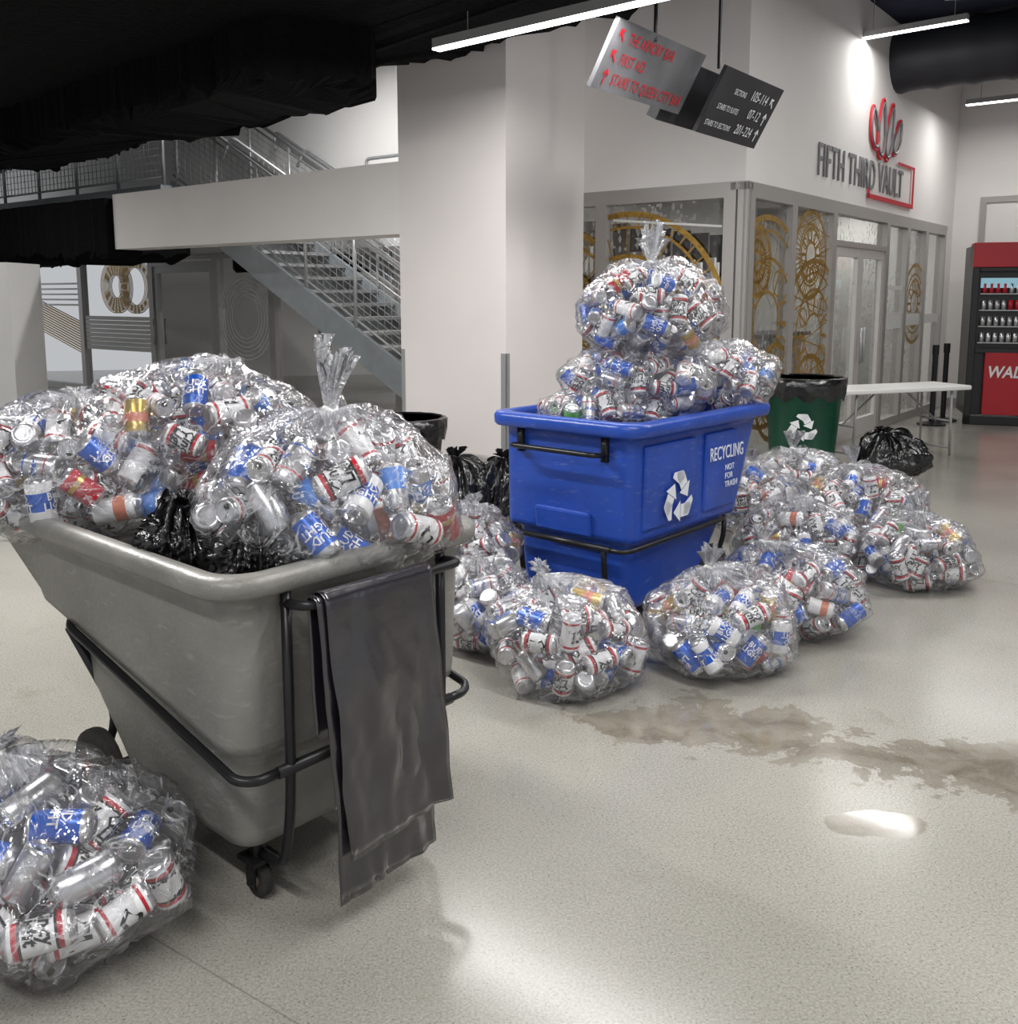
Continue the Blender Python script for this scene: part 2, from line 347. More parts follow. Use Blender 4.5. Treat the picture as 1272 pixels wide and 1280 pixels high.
window(C,l,e,4.9,5.75,0,2.5,clock(5.4,1.5,.5),white=[('l',4.9,1.3,5.7,1.3,.15)])
window(C,l,e,5.75,6.75,0,2.5,white=[('l',5.8,1.3,6.7,1.3,.12)])
prism('trim_vault_header',orect(C-e*.03,l,6.78,e,.1),2.5,2.57,M['alum'])
prism('trim_vault_header_front',orect(C-l*.03,e,3.0,l,.1),2.5,2.57,M['alum'])
def door(name,base,d,inward,k0,k1,zt,z2,m,gl,leaves=2):
    p=empty(name,base+d*k0); nrm=-inward; b=MB(); h=MB()
    b.box(base+d*k0+nrm*.03,d*.06,inward*.12,Z*z2); b.box(base+d*(k1-.06)+nrm*.03,d*.06,inward*.12,Z*z2)
    b.box(base+d*(k0+.06)+Z*zt+nrm*.03,d*(k1-k0-.12),inward*.12,Z*.06); b.box(base+d*(k0+.06)+Z*(z2-.05)+nrm*.03,d*(k1-k0-.12),inward*.12,Z*.05)
    w=(k1-k0-.12)/leaves
    q=base+d*(k0+.06)+inward*.03+Z*.02; a_=d*(k1-k0-.12); c_=Z*(z2-.06)
    mobj('glass',[q,q+a_,q+a_+c_,q+c_],[(0,1,2,3)],gl,p,recalc=False)
    for i in range(leaves):
        o=base+d*(k0+.06+i*w+.005)+nrm*.01
        b.box(o,d*.09,inward*.05,Z*zt,1); b.box(o+d*(w-.1),d*.09,inward*.05,Z*zt,1)
        b.box(o+d*.09,d*(w-.19),inward*.05,Z*.2,1); b.box(o+d*.09+Z*(zt-.1),d*(w-.19),inward*.05,Z*.1,1)
        s=w-.05 if i==0 else .05
        q=o+d*s+nrm*.06
        h.tube([q+Z*.85,q+Z*1.25],.014)
    b.out('frame',[M['alum'],m],p); h.out('handles',M['steel'],p,True)
door('door_1',C,l,e,2.2,4.05,2.12,2.5,mat('door_white_frame',(.66,.64,.62),.4,.2),M['win'])
for (a,b_) in ((.9,2.5),(2.5,3.9),(3.9,4.9),(4.9,6.15)):
    window(W0,e,l,a,b_,0,2.2,glass=M['win2'],white=[('c',5.5,1.3,.3+.06*i,.012) for i in range(6)] if a>4 else None)
blk=[('c',8.85,1.75,.42-.028*i,.018) for i in range(9)]+[('c',8.30,1.75,.42-.028*i,.018) for i in range(5)]
door('door_2',W0,e,l,6.15,7.8,2.05,2.2,mat('door_grey_frame',(.42,.42,.42),.4,.3),M['win2'],1)
window(W0,e,l,7.8,9.9,0,2.2,glass=M['win2'],items=blk,white=[('l',7.9,.75+.07*i,9.8,.75+.07*i,.06) for i in range(8)])
window(W0,e,l,9.9,12.0,0,2.2,glass=M['win2'],items=[('l',10.0,.65+.045*i,11.9,1.15+.045*i,.02) for i in range(12)],white=[('l',10.0,1.45+.09*i,11.9,1.45+.09*i,.03) for i in range(5)])
window(W0,e,l,12.0,14.8,0,2.2,glass=M['win2'])
s_=empty('door_poster',W0+e*7.3+l*.15)
b=MB(); b.box(W0+e*6.8+l*.12+Z*1.0,e*.5,l*.015,Z*.6,0); b.out('board',M['signd'],s_)
text('letters','GOOD\nNIGHT',.12,W0+e*7.24+l*.115+Z*1.33,-e,Z,mat('poster_white',(.8,.85,.9),em=(.7,.85,1),es=.4),s_)
b=MB(); b.box(W0+e*7.95+l*.2+Z*.75,e*.14,l*.02,Z*.9); b.out('red_banner',mat('banner_red',(.7,.05,.02),em=(1,.06,.02),es=.6),s_)
K=Vector((-.025,7.6,0))
prism('column',orect(K,e,1.137,l,1.1),0,4.72,M['colp'])
for nm,q in (('trim_corner_guard',K),('trim_corner_guard_left',K+e*1.137)):
    b=MB(); b.box(q-l*.006-e*.006,e*.05 if nm=='trim_corner_guard' else -e*.04,l*.012,Z*1.15)
    if nm=='trim_corner_guard': b.box(q-l*.006-e*.006,e*.006,l*.05,Z*1.15)
    b.out(nm,M['steel'])
Bm=K+e*1.137
prism('beam_bulkhead',orect(Bm,e,4.4,l,.35),2.12,2.72,M['wall'])
def lumpy_slab(name,poly,z0,z1,m,amp,step,seed,edge_amp=.12):
    pts=[]; n=len(poly)
    for i in range(n):
        a=Vector(poly[i]);c=Vector(poly[(i+1)%n]); L_=(c-a).length; k=max(1,int(L_/step))
        d=(c-a).normalized(); nr=Vector((-d.y,d.x))
        for j in range(k):
            p=a+(c-a)*j/k
            q=noise.noise(Vector((p.x*3+seed,p.y*3,0)))+.6*noise.noise(Vector((p.x*11,p.y*11,seed)))
            pts.append(p+nr*q*edge_amp)
    N=len(pts); v=[];f=[]
    v+=[(p.x,p.y,z1) for p in pts]
    v+=[(p.x,p.y,z0+.05+amp*noise.noise(Vector((p.x*4,p.y*4,seed)))+amp*.9*noise.noise(Vector((p.x*16,p.y*16,seed)))) for p in pts]
    cx=sum(p.x for p in pts)/N; cy=sum(p.y for p in pts)/N
    ins=[p+(Vector((cx,cy))-p).normalized()*.25 for p in pts]
    v+=[(p.x,p.y,z0+amp*noise.noise(Vector((p.x*5,p.y*5,seed+3)))) for p in ins]
    for i in range(N):
        j=(i+1)%N; f.append((i,j,N+j,N+i)); f.append((N+i,N+j,2*N+j,2*N+i))
    f.append(tuple(range(2*N,3*N))); f.append(tuple(range(N))[::-1])
    return mobj(name,v,f,m)
lumpy_slab('ceiling_soffit',[(1.03,6.38),(-.1,7.56),(-.95,8.2),(-1.3,8.35),(-2.2,9.3),(-3.4,10.4),(-5.5,12.6),(-7.66,14.9),(-9.2,14.9),(-9.2,-2.5),(8,-2.5)],3.42,3.9,M['black'],.06,.08,1.0)
lumpy_slab('ceiling_drop_beam',[(-.95,6.9),(-1.0,7.4),(-3.4,9.6),(-5.6,11.6),(-6.2,11.0),(-1.6,6.6)],3.03,3.6,M['black'],.09,.05,5.0,.08)
q=Bm+e*4.4
lumpy_slab('ceiling_lower_soffit',[tuple((q+e*a+l*b_)[:2]) for a,b_ in ((0.02,-.1),(3.6,-.1),(3.6,1.0),(0.02,1.0))],2.02,2.68,M['black'],.08,.07,7.0,.05)
prism('pillar_left',[(-6.6,10.2),(-5.25,10.2),(-5.25,10.9),(-6.6,10.9)],0,1.95,M['wall2'])
# ---------------------------------------------------------------- stairs
st=empty('staircase',(-.33,9.09,0)); S0=Vector((-.33,9.09,0))
def zs(r): return .06+.543*r
b=MB(); SL=4.75
for off in (0,1.1):
    o=S0+l*off; a=o+e*.02+Z*max(0,zs(.02)); 
    b.box(a,e*SL+Z*.543*SL,l*.05,Z*.34)
b.out('stringers',M['steelb'],st)
b=MB()
for i in range(17):
    r=.15+i*.275; z=zs(r)+.30
    b.box(S0+e*r+l*.05+Z*z,e*.29,l*1.05,Z*.035)
    b.box(S0+e*(r+.27)+l*.05+Z*(z-.12),e*.012,l*1.05,Z*.12)
b.out('treads',M['steel'],st)
b=MB()
for off in (.03,1.12):
    o=S0+l*off
    def pr(r,h): return o+e*r+Z*(zs(r)+.34+h)
    for h,rd in ((.95,.024),(.86,.014),(.08,.014)): b.tube([pr(.05,h),pr(SL,h)],rd,6)
    for i in range(7): r=.1+i*.76; b.tube([pr(r,0),pr(r,.95)],.022,6)
    for h in [.08+.078*j for j in range(1,10)]: b.tube([pr(.05,h),pr(SL,h)],.005,4)
    for i in range(46): r=.1+i*.1; b.tube([pr(r,.08),pr(r,.86)],.005,4)
    b.tube(smoothpath([pr(1.2,1.05),pr(3.6,1.05),pr(3.75,.75)],4,.12),.018,6)
Lz=2.93; L0=S0+e*SL
o=L0-l*.1
def pl(r,h): return o+e*r+Z*(Lz+h)
for h,rd in ((1.02,.024),(.1,.014)): b.tube([pl(0,h),pl(5,h)],rd,6)
for i in range(6): b.tube([pl(i*1.0,0),pl(i*1.0,1.02)],.024,6)
for j in range(1,11): b.tube([pl(0,.1+j*.085),pl(5,.1+j*.085)],.005,4)
for i in range(50): b.tube([pl(i*.1,.1),pl(i*.1,1.0)],.005,4)
b.out('railings',M['steel'],st,True)
b=MB(); b.box(L0-l*.15+Z*(Lz-.2),e*5,l*1.4,Z*.2); b.out('landing',M['steelb'],st)
hr=empty('wall_handrail',W0+e*4)
b=MB(); o=W0-l*.12
b.tube(smoothpath([o+e*4.6+Z*3.5,o+e*4.6+Z*3.75,o+e*3.2+Z*3.0,o+e*3.2+Z*2.85],4,.1),.022,6)
b.tube(smoothpath([o+e*2.9+Z*3.1,o+e*2.9+Z*3.25,o+e*2.3+Z*3.25,o+e*2.3+Z*3.1],4,.06),.022,6)
b.out('rail',M['steel'],hr,True)
# ---------------------------------------------------------------- lamps & lights
def lamp(a,b_,pw,rods=None,wd=.07):
    a=Vector(a);b_=Vector(b_); d=(b_-a).normalized(); sd=Vector((-d.y,d.x,0)); p=empty('pendant_or_fill_light',(a+b_)/2)  # seen pendants and added off-view fills share this name
    m_=MB(); m_.box(a-sd*wd/2+Z*.0,b_-a,sd*wd,Z*.012); m_.out('diffuser',M['lamp'],p)
    m_=MB(); m_.box(a-sd*wd*.55+Z*.012,b_-a,sd*wd*1.1,Z*.06)
    if rods:
        for t in (.12,.88):
            q=a+(b_-a)*t; m_.tube([q+Z*.07,Vector((q.x,q.y,rods))],.004,4)
    m_.out('housing',M['lampb'],p)
    L_=bpy.data.lights.new('lamp_light','AREA'); L_.shape='RECTANGLE'; L_.size=(b_-a).length; L_.size_y=wd*2; L_.energy=pw; L_.color=(1,.985,.965)
    o=bpy.data.objects.new('lamp_light',L_); COL.objects.link(o); o.rotation_euler=(0,0,math.atan2(d.y,d.x)); o.location=(a+b_)/2-Z*.02
    o.parent=p; o.matrix_parent_inverse=Matrix.Translation(p.location).inverted()
lamp((-.487,6.7,3.22),(1.35,5.15,3.22),50,3.42)
lamp((3.74,10.7,4.3),(4.55,10.0,4.3),22,4.72)
lamp((5.83,12.7,4.0),(6.9,11.85,4.0),26,4.72)
lamp((4.2,6.4,4.3),(6.2,4.8,4.3),120,4.72)  # added fill high on the right, outside the view
lamp((-3.4,5.2,3.2),(-2.0,4.1,3.2),175,3.42)  # added off-view light, brightens the column and beam
lamp((.2,3.0,3.2),(2.2,1.4,3.2),80,3.42)  # overhead fill, added and never in frame
lamp((-2.0,1.2,3.2),(0.0,-.4,3.2),75,3.42)  # unseen fill added above the camera
lamp((2.6,5.6,4.3),(3.6,4.8,4.3),60,4.72)  # extra out-of-frame light added beside the right-hand fill
lamp((-2.6,10.9,4.4),(-1.2,9.75,4.4),90,4.72)  # added light over the stairs, hidden behind the soffit
lamp((-6.9,10.2,3.09),(-6.1,9.5,3.09),35,3.42)  # added light at far left, kept out of view
for k_ in (1.0,3.4,5.8):
    q=C+e*1.4+l*k_+Z*2.9; lamp(q,q+l*1.1,34,3.0)
for k_ in (2.5,5.5,8.5,11.5):
    q=W0+l*1.3+e*k_+Z*2.8; lamp(q,q+e*1.2,44,2.9)
w=bpy.data.worlds.new('world'); sc.world=w; w.use_nodes=True
w.node_tree.nodes['Background'].inputs[0].default_value=(.93,.96,1,1); w.node_tree.nodes['Background'].inputs[1].default_value=.66
dp=empty('ceiling_duct',(5.5,10.8,4.3))
b=MB(); a=Vector((4.25,11.9,4.32)); c=Vector((9.0,8.3,4.32)); pts=[];rs=[]
for i in range(61):
    pts.append(a+(c-a)*i/60); rs.append(.36+(.018 if i%4==0 else 0))
b.tube(pts,rs,24); b.out('spiral_pipe',mat('duct_black',(.03,.032,.04),.5,.4),dp,True)
pj=empty('ceiling_projector',(4.3,9.6,4.5)); b=MB(); b.box((4.15,9.5,4.42),(.3,-.05,0),(.05,.25,0),(0,0,.13)); b.tube([(4.3,9.6,4.55),(4.3,9.6,4.72)],.02); b.tube([(4.27,9.5,4.48),(4.27,9.45,4.48)],.04,12); b.out('body',M['lampb'],pj)
# ---------------------------------------------------------------- hanging sign
hs=empty('hanging_wayfinding_sign',(1.2,6.4,3.0)); T0=Vector((.645,5.85,3.2)); dn=Vector((-.16,.122,-.36)); up=-dn.normalized(); nr=l.cross(up).normalized()
b=MB(); b.box(T0,l*1.12,dn,-nr*.03); b.out('panel_left',M['signg'],hs)
T1=T0+l*1.16+nr*.16
b=MB(); b.box(T1,l*.98,dn*1.12,-nr*.03); b.out('panel_right',M['signd'],hs)
b=MB(); b.box(T0+l*.95-nr*.05+dn*.2,l*.9,dn*1.0,-nr*.08); b.out('hub_box',M['signd'],hs)
b=MB()
for t,bb in ((.45,3.42),(1.35,4.72)):
    q=T0+l*t-nr*.02; b.tube([q-Z*.05,Vector((q.x,q.y,bb))],.012,8)
b.out('rods',M['tube'],hs)
for i,t_ in enumerate(('THE ARMORY BAR','FIRST AID','STAIRS TO QUEEN CITY BAR')):
    text('text_l%d'%i,t_,.098,T0+l*.17+dn*(.29+.3*i)+nr*.006,l,up,M['redtxt'],hs,0,sx=.68,sp=1.04)
def arrow(nm,c,x,y,s,m,p,ang):
    X=x*math.cos(ang)+y*math.sin(ang); Y=-x*math.sin(ang)+y*math.cos(ang)
    P=lambda a,b_: c+X*a*s+Y*b_*s
    v=[P(-.07,-.5),P(.07,-.5),P(.07,.3),P(-.07,.3),P(0,.55),P(-.35,.15),P(-.25,.05),P(0,.32),P(.25,.05),P(.35,.15)]
    mobj(nm,v,[(0,1,2,3),(4,5,6,7),(4,7,8,9)],m,p,recalc=False)
for i,a_ in enumerate((.8,.8,0)):
    arrow('arrow_l%d'%i,T0+l*.09+dn*(.20+.3*i)+nr*.006,l,up,.09,M['redtxt'],hs,a_)
for i,(t_,u_) in enumerate((('SECTIONS','105-114'),('STAIRS TO SUITES','07-12'),('STAIRS TO SECTIONS','201-224'))):
    text('text_r%d'%i,u_,.1,T1+l*.80+dn*(.36+.3*i)+nr*.006,l,up,M['decal'],hs,0,'RIGHT',sx=.85)
    text('text_s%d'%i,t_,.055,T1+l*.44+dn*(.36+.3*i)+nr*.006,l,up,M['decal'],hs,0,'RIGHT',sx=.75)
    arrow('arrow_r%d'%i,T1+l*.88+dn*(.29+.3*i)+nr*.006,l,up,.09,M['decal'],hs,.8 if i==0 else 0)
# ---------------------------------------------------------------- wall sign
ws=empty('wall_sign',C+l*3+Z*3); nrm=-e
text('letters','FIFTH THIRD VAULT',.46,C+l*1.65+Z*2.78+nrm*.012,l,Z,M['greytxt'],ws,.006,sx=.66,sp=1.06)
b=MB()
def fr(k0,k1,z0,z1,t=.03):
    b.box(C+l*k0+nrm*.02+Z*z0,l*(k1-k0),nrm*.012,Z*t)
fr(3.2,4.98,2.68,0,.05); fr(3.2,3.25,2.68,0,.1); b.box(C+l*4.94+nrm*.02+Z*2.68,l*.04,nrm*.012,Z*.50); fr(4.3,4.98,3.15,0)
b.out('red_outline',M['redtxt'],ws)
b=MB(); g=MB()
for i,(k,h,t) in enumerate(((3.33,.32,-.30),(3.60,.46,.05),(3.90,.46,.25),(4.2,.30,.5))):
    c=C+l*k+Z*(3.40+h*.15)+nrm*.03
    ring=[]
    for j in range(25):
        a=2*math.pi*j/24; x=.12*math.cos(a)*(1-.35*math.sin(a)); z=h*.62*math.sin(a)
        ring.append(c+l*(x+z*t)+Z*z)
    g.tube(ring,.016,6); 
    b.tube([q_-nrm*.008 +(q_-c)*.16 for q_ in ring],.014,6)
b.out('red_crest',M['redtxt'],ws); g.out('grey_crest',M['greytxt'],ws)
window(C2,-e,l,.35,3.0,0,2.98,glass=M['glassd'],fr=.08)
# ---------------------------------------------------------------- vending cooler
vc=empty('beverage_cooler',(5.8,12.0,0)); O=Vector((5.72,12.0,0)); d=Vector((.949,-.316,0)); k=Vector((.316,.949,0))
b=MB(); b.box(O,d*1.05,k*.05,Z*.12,0); b.box(O+k*.08+Z*.12,d*1.05,k*.72,Z*2.1,0); b.box(O,d*.08,k*.1,Z*1.95,0); b.box(O+d*.97,d*.08,k*.1,Z*1.95,0)
b.box(O+Z*1.95,d*1.05,k*.3,Z*.3,1); b.box(O+d*.2+Z*.13,d*.77,k*.08,Z*.78,1); b.box(O+d*.08+Z*1.9,d*.9,k*.08,Z*.05,0); b.box(O+d*.08+Z*.9,d*.9,k*.08,Z*.06,0)
b.out('cabinet',[M['dark'],M['red']],vc,bevel=.008)
b=MB()
for z in (1.02,1.22,1.42,1.62): b.box(O+d*.1+k*.01+Z*z,d*.86,k*.07,Z*.012)
b.out('shelves',M['steel'],vc)
b=MB()
for i,z in enumerate((1.032,1.232,1.432,1.632)):
    for j in range(11):
        q=O+d*(.15+j*.075)+k*.045+Z*z; b.tube([q,q+Z*.12],.03,10,(0,1,0,2)[(i+j//4)%4])
b.out('drink_cans',[CM[0],CM[7],CM[2]],vc,True)
text('text','WALK',.2,O+d*.23+Z*.6-k*.005,d,Z,M['decal'],vc,.002,sx=.85,shear=.2,off=.004); text('text_top','WALK UP',.26,O+d*.62+Z*2.0-k*.005,d,Z,M['decal'],vc,.002,sx=.9,shear=.2,off=.004)
b=MB(); b.box(O+d*.1+Z*1.7+k*.02,d*.86,k*.01,Z*.12); b.out('lit_header',mat('cool_glow',(.3,.5,.6),em=(.25,.5,.6),es=.4),vc)
for (x,y,rz) in ((5.3,11.95,0),(5.62,12.35,.3)):
    p=empty('stanchion_post',(x,y,0)); b=MB(); b.tube([(x,y,0),(x,y,.02),(x,y,.045)],[.17,.17,.05],20); b.tube([(x,y,.04),(x,y,.9)],.032,12); b.tube([(x,y,.88),(x,y,1.0)],.04,12); b.out('post',M['tube'],p,False)
# ---------------------------------------------------------------- folding table
ft=empty('folding_table',(3.8,9.3,0)); O=Vector((3.14,8.95,0)); d=Vector((.93,.365,0)).normalized(); k=Vector((-d.y,d.x,0))
b=MB(); b.box(O+Z*.675,d*1.58,k*.5,Z*.045); b.out('top',M['white'],ft,bevel=.012)
b=MB()
for a,s in ((.2,1),(1.38,-1)):
    pts=[O+d*(a+s*.0)+k*.06+Z*.67,O+d*(a-s*.02)+k*.06+Z*.012,O+d*(a-s*.02)+k*.45+Z*.012,O+d*a+k*.45+Z*.67]
    b.tube([pts[0],pts[1]],.013,8); b.tube([pts[2],pts[3]],.013,8); b.tube([pts[1]+Z*.08,pts[2]+Z*.08],.011,8); b.tube([pts[1]+Z*.35,pts[2]+Z*.35],.011,8)
    b.tube([O+d*(a-s*.01)+k*.25+Z*.35,O+d*(a+s*.4)+k*.25+Z*.66],.010,8)
b.out('legs',M['lampb'],ft,True)
# ---------------------------------------------------------------- recycle logo
def recycle(nm,c,x,y,s,m,p,n_off):
    b=MB()
    for i in range(3):
        a=-i*2*math.pi/3
        X=x*math.cos(a)+y*math.sin(a); Y=-x*math.sin(a)+y*math.cos(a)
        P=lambda u,v_: c+(X*u+Y*v_)*s+n_off
        b.add([P(.55,-.62),P(.72,-.30),P(.62,-.22),P(.12,-.22),P(.12,-.62)],[(0,1,2,3,4)])
        b.add([P(.10,-.75),P(.10,-.10),P(-.28,-.42)],[(0,1,2)])
        b.add([P(-.38,-.62),P(-.55,-.62),P(-.80,-.22),P(-.66,.02),P(-.36,-.16)],[(0,1,2,3,4)])
    mobj(nm,b.v,b.f,m,p,recalc=False)
# ---------------------------------------------------------------- tilt trucks
def truck(name,O,l,e,W,H,m,kind):
    O=Vector(O); l=V2(l).normalized(); e=V2(e).normalized(); zs_=H/.94
    p=empty(name,O)
    def P(s,w_,z): return O+l*s+e*w_+Z*(z*zs_)
    if kind=='grey':
        ra,rb=.43,.205
        rings=[(.12,.70,.10,.16,.16,.05),(.10,.72,.08,.175,.175,.07),(.095,.735,.077,.20,.20,.08),(.062,1.10,.052,.43,.64,.08),(.058,1.12,.048,.447,.657,.08),(.03,1.15,.018,.462,.672,.08),(.027,1.165,.015,.49,.70,.08),
          (.012,1.47,.012,.84,.85,.08),(.008,1.50,.006,.872,.882,.09),(-.03,1.56,-.03,.885,.885,.11),(-.04,1.57,-.04,.895,.895,.12),(-.042,1.575,-.042,.92,.92,.12),(-.033,1.565,-.033,.936,.936,.115),(-.01,1.54,-.01,.94,.94,.10),(.015,1.51,.012,.938,.938,.09),(.028,1.49,.025,.92,.92,.09),(.05,1.3,.05,.75,.75,.08)]
    else:
        ra,rb=.385,0
        rings=[(.11,.72,.09,.075,.075,.05),(.09,.74,.07,.09,.09,.07),(.085,.76,.067,.12,.12,.07),(.065,.98,.055,.375,.375,.07),(.06,.99,.052,.392,.392,.07),(.02,1.05,.012,.405,.405,.07),(.018,1.06,.01,.43,.43,.07),
          (.008,1.25,.008,.84,.84,.08),(.004,1.27,.003,.868,.868,.09),(-.045,1.33,-.045,.875,.875,.11),(-.055,1.34,-.055,.885,.885,.12),(-.057,1.345,-.057,.92,.92,.12),(-.048,1.335,-.048,.936,.936,.115),(-.015,1.31,-.015,.94,.94,.10),(.015,1.27,.012,.938,.938,.09),(.028,1.26,.025,.92,.92,.09),(.05,1.15,.05,.75,.75,.08)]
    v=[];f=[];n=0
    for (s0,s1,wi,za,zb,rc) in rings:
        pts=[]
        for cx,cy,a0 in ((s1-rc,W-wi-rc,0),(s0+rc,W-wi-rc,90),(s0+rc,wi+rc,180),(s1-rc,wi+rc,270)):
            for j in range(9):
                a=math.radians(a0+j*90/8); pts.append((cx+rc*math.cos(a),cy+rc*math.sin(a)))
        n=len(pts)
        for (s,w_) in pts:
            t=(s-s0)/(s1-s0); v.append(P(s,w_,za+(zb-za)*t))
    R=len(rings)
    for i in range(R-1):
        for j in range(n): f.append((i*n+j,i*n+(j+1)%n,(i+1)*n+(j+1)%n,(i+1)*n+j))
    f.append(tuple(range(n))[::-1]); f.append(tuple((R-1)*n+j for j in range(n)))
    mobj('body',v,f,m,p,True)
    b=MB(); ws_=.88
    for side in (0,1):
        sg=1 if side==0 else -1
        w_=.012 if side==0 else W-.012; wi=.15 if side==0 else W-.15
        path=[P(ws_+.07,w_+sg*.03,ra+rb*(ws_+.07)),P(ws_+.02,w_,ra+rb*ws_),P(.02,w_,ra-.005),P(-.012,w_+sg*.04,ra-.01),P(-.012,wi,ra-.01)]
        b.tube(smoothpath(path,5,.06),.013,8)
        if kind=='grey':
            b.tube(smoothpath([P(-.014,wi,.885),P(-.014,wi,.45),P(-.004,wi,.28),P(.03,wi,.13),P(.14,wi,.13)],5,.08),.014,8)
        else:
            b.tube(smoothpath([P(-.014,wi,.385),P(-.004,wi,.28),P(.03,wi,.07),P(.14,wi,.065)],5,.08),.014,8)
            b.box(P(-.02,wi-.012,.76),l*.035,e*.03,Z*.13)
        b.tube(smoothpath([P(ws_+.02,w_,ra+rb*ws_),P(ws_-.02,wi-sg*.02,.3) if kind=='grey' else P(ws_+.02,w_,.3),P(ws_,wi-sg*.09,.14)],4,.1),.014,8)
    b.tube([P(-.014,.11,ra-.01),P(-.014,W-.11,ra-.01)],.016,8)
    hz=.86 if kind=='grey' else .80
    b.tube(smoothpath([P(-.005,.15,hz-.01),P(-.10,.15,hz),P(-.10,W-.15,hz),P(-.005,W-.15,hz-.01)],6,.06),.013,8)
    b.tube([P(ws_,.04,.135/zs_),P(ws_,W-.04,.135/zs_)],.014,8)
    b.out('steel_frame',M['tube'],p,True)
    wb=MB()
    def wheel(c,r,wd,rh):
        a=c-e*wd/2; prof=[(0,r*.85),(.12,r*.97),(.3,r),(.7,r),(.88,r*.97),(1,r*.85)]
        wb.tube([a+e*wd*t for t,_ in prof],[q_ for _,q_ in prof],28,0)
        wb.tube([a-e*.006,a+e*(wd+.006)],rh,20,1); wb.tube([a-e*.02,a+e*(wd+.02)],rh*.35,12,2)
    wheel(P(ws_,.07,.135/zs_),.135,.055,.08); wheel(P(ws_,W-.07,.135/zs_),.135,.055,.08)
    for w_ in (.15,W-.15):
        cr_=.048 if kind=='grey' else .036
        c=P(.15,w_,0); c.z=cr_; wheel(c,cr_,.03,.02)
        for sgn in (-1,1):
            q=c+e*sgn*.024; wb.box(q-l*.018-e*.003-Z*.012,l*.036,e*.006,Z*(.075 if kind=='grey' else .045),2)
        if kind=='grey':
            wb.box(c-l*.04-e*.04+Z*.06,l*.08,e*.08,Z*.012,2); wb.tube([c+Z*.07,Vector((c.x,c.y,P(0,0,.16).z))],.022,12,2)
        else: wb.box(c-l*.04-e*.04+Z*.033,l*.08,e*.08,Z*.012,2)
    wb.out('wheels',[M['rubber'],M['hub'],M['tube']],p)
    return p,P
GO=(-.66,2.18,0); gp,GP=truck('tilt_truck',GO,(-.748,.663),(.663,.748),.83,.94,M['greyp'],'grey')
bp_,BP=truck('tilt_truck',(.57,4.36,0),(.66,.75),(-.75,.66),.82,1.02,M['bluep'],'blue')
bl=V2((.66,.75)).normalized(); be=V2((-.75,.66)).normalized()
b=MB()
def pad(s0,s1,z0,z1):
    b.box(BP(s0,.022,z0),BP(s1,.022,z0)-BP(s0,.022,z0),be*-.022,BP(s0,.010,z1)-BP(s0,.022,z0))
pad(.10,.56,.45,.83); pad(.66,.98,.45,.83)
b.out('side_panels',M['bluep'],bp_,bevel=.014)
b=MB()
b.box(BP(.03,.24,.405),be*.34,-bl*.03,BP(.014,.24,.52)-BP(.03,.24,.405)); b.out('end_step',M['bluep'],bp_,bevel=.014)
recycle('recycle_logo',BP(.38,-.007,.57),bl,Z,.165,M['decal'],bp_,be*-.012)
text('text','RECYCLING',.10,BP(.66,-.016,.70)+be*-.012,bl,Z,M['decal'],bp_,.001,sx=.66)
text('text2','NOT\nFOR\nTRASH',.045,BP(.82,-.016,.64)+be*-.012,bl,Z,M['decal'],bp_,.001)
# liners draped over the grey truck handle
ld=empty('trash_liner_sheets',GP(-.12,.4,.5))
def sheet(nm,w0,w1,front,back,offs,seed,shl,amp):
    nu=28; hz=.86; path=[]
    for i in range(9): path.append((-.10+ .018+offs*.5, back+(hz-back)*i/8))
    for i in range(1,7): a=math.pi*i/7; path.append((-.10+(.018+offs)*math.cos(a),hz+(.018+offs)*math.sin(a)))
    for i in range(31): path.append((-.10-.018-offs-.01*(i/30), hz+(front-hz)*i/30))
    v=[];f=[]
    for j,(s,z) in enumerate(path):
        for i in range(nu+1):
            t=i/nu; dz=(hz-z)
            rip=(.014*math.sin(t*4+seed)+.004*math.sin(t*17+seed*2)+.016*noise.noise(Vector((t*3,z*5,seed)))+.009*noise.noise(Vector((t*9,z*12,seed))))*min(1,dz*4)*amp
            v.append(GP(s-abs(rip) if j>10 else s+abs(rip)*.2, w0+(w1-w0)*t+shl*dz+.008*noise.noise(Vector((z*4,seed,0))), z+(.03*(t-.5) if j==len(path)-1 else 0)))
    n=nu+1
    for j in range(len(path)-1):
        for i in range(nu): f.append((j*n+i,j*n+i+1,(j+1)*n+i+1,(j+1)*n+i))
    o=mobj(nm,v,f,M['liner'],ld,True); md=o.modifiers.new('s','SOLIDIFY'); md.thickness=.003
sheet('liner_under',.165,.50,.08,.5,.004,2.0,.05,.8); sheet('liner_top',.185,.54,.20,.55,.012,0.4,.06,.9)
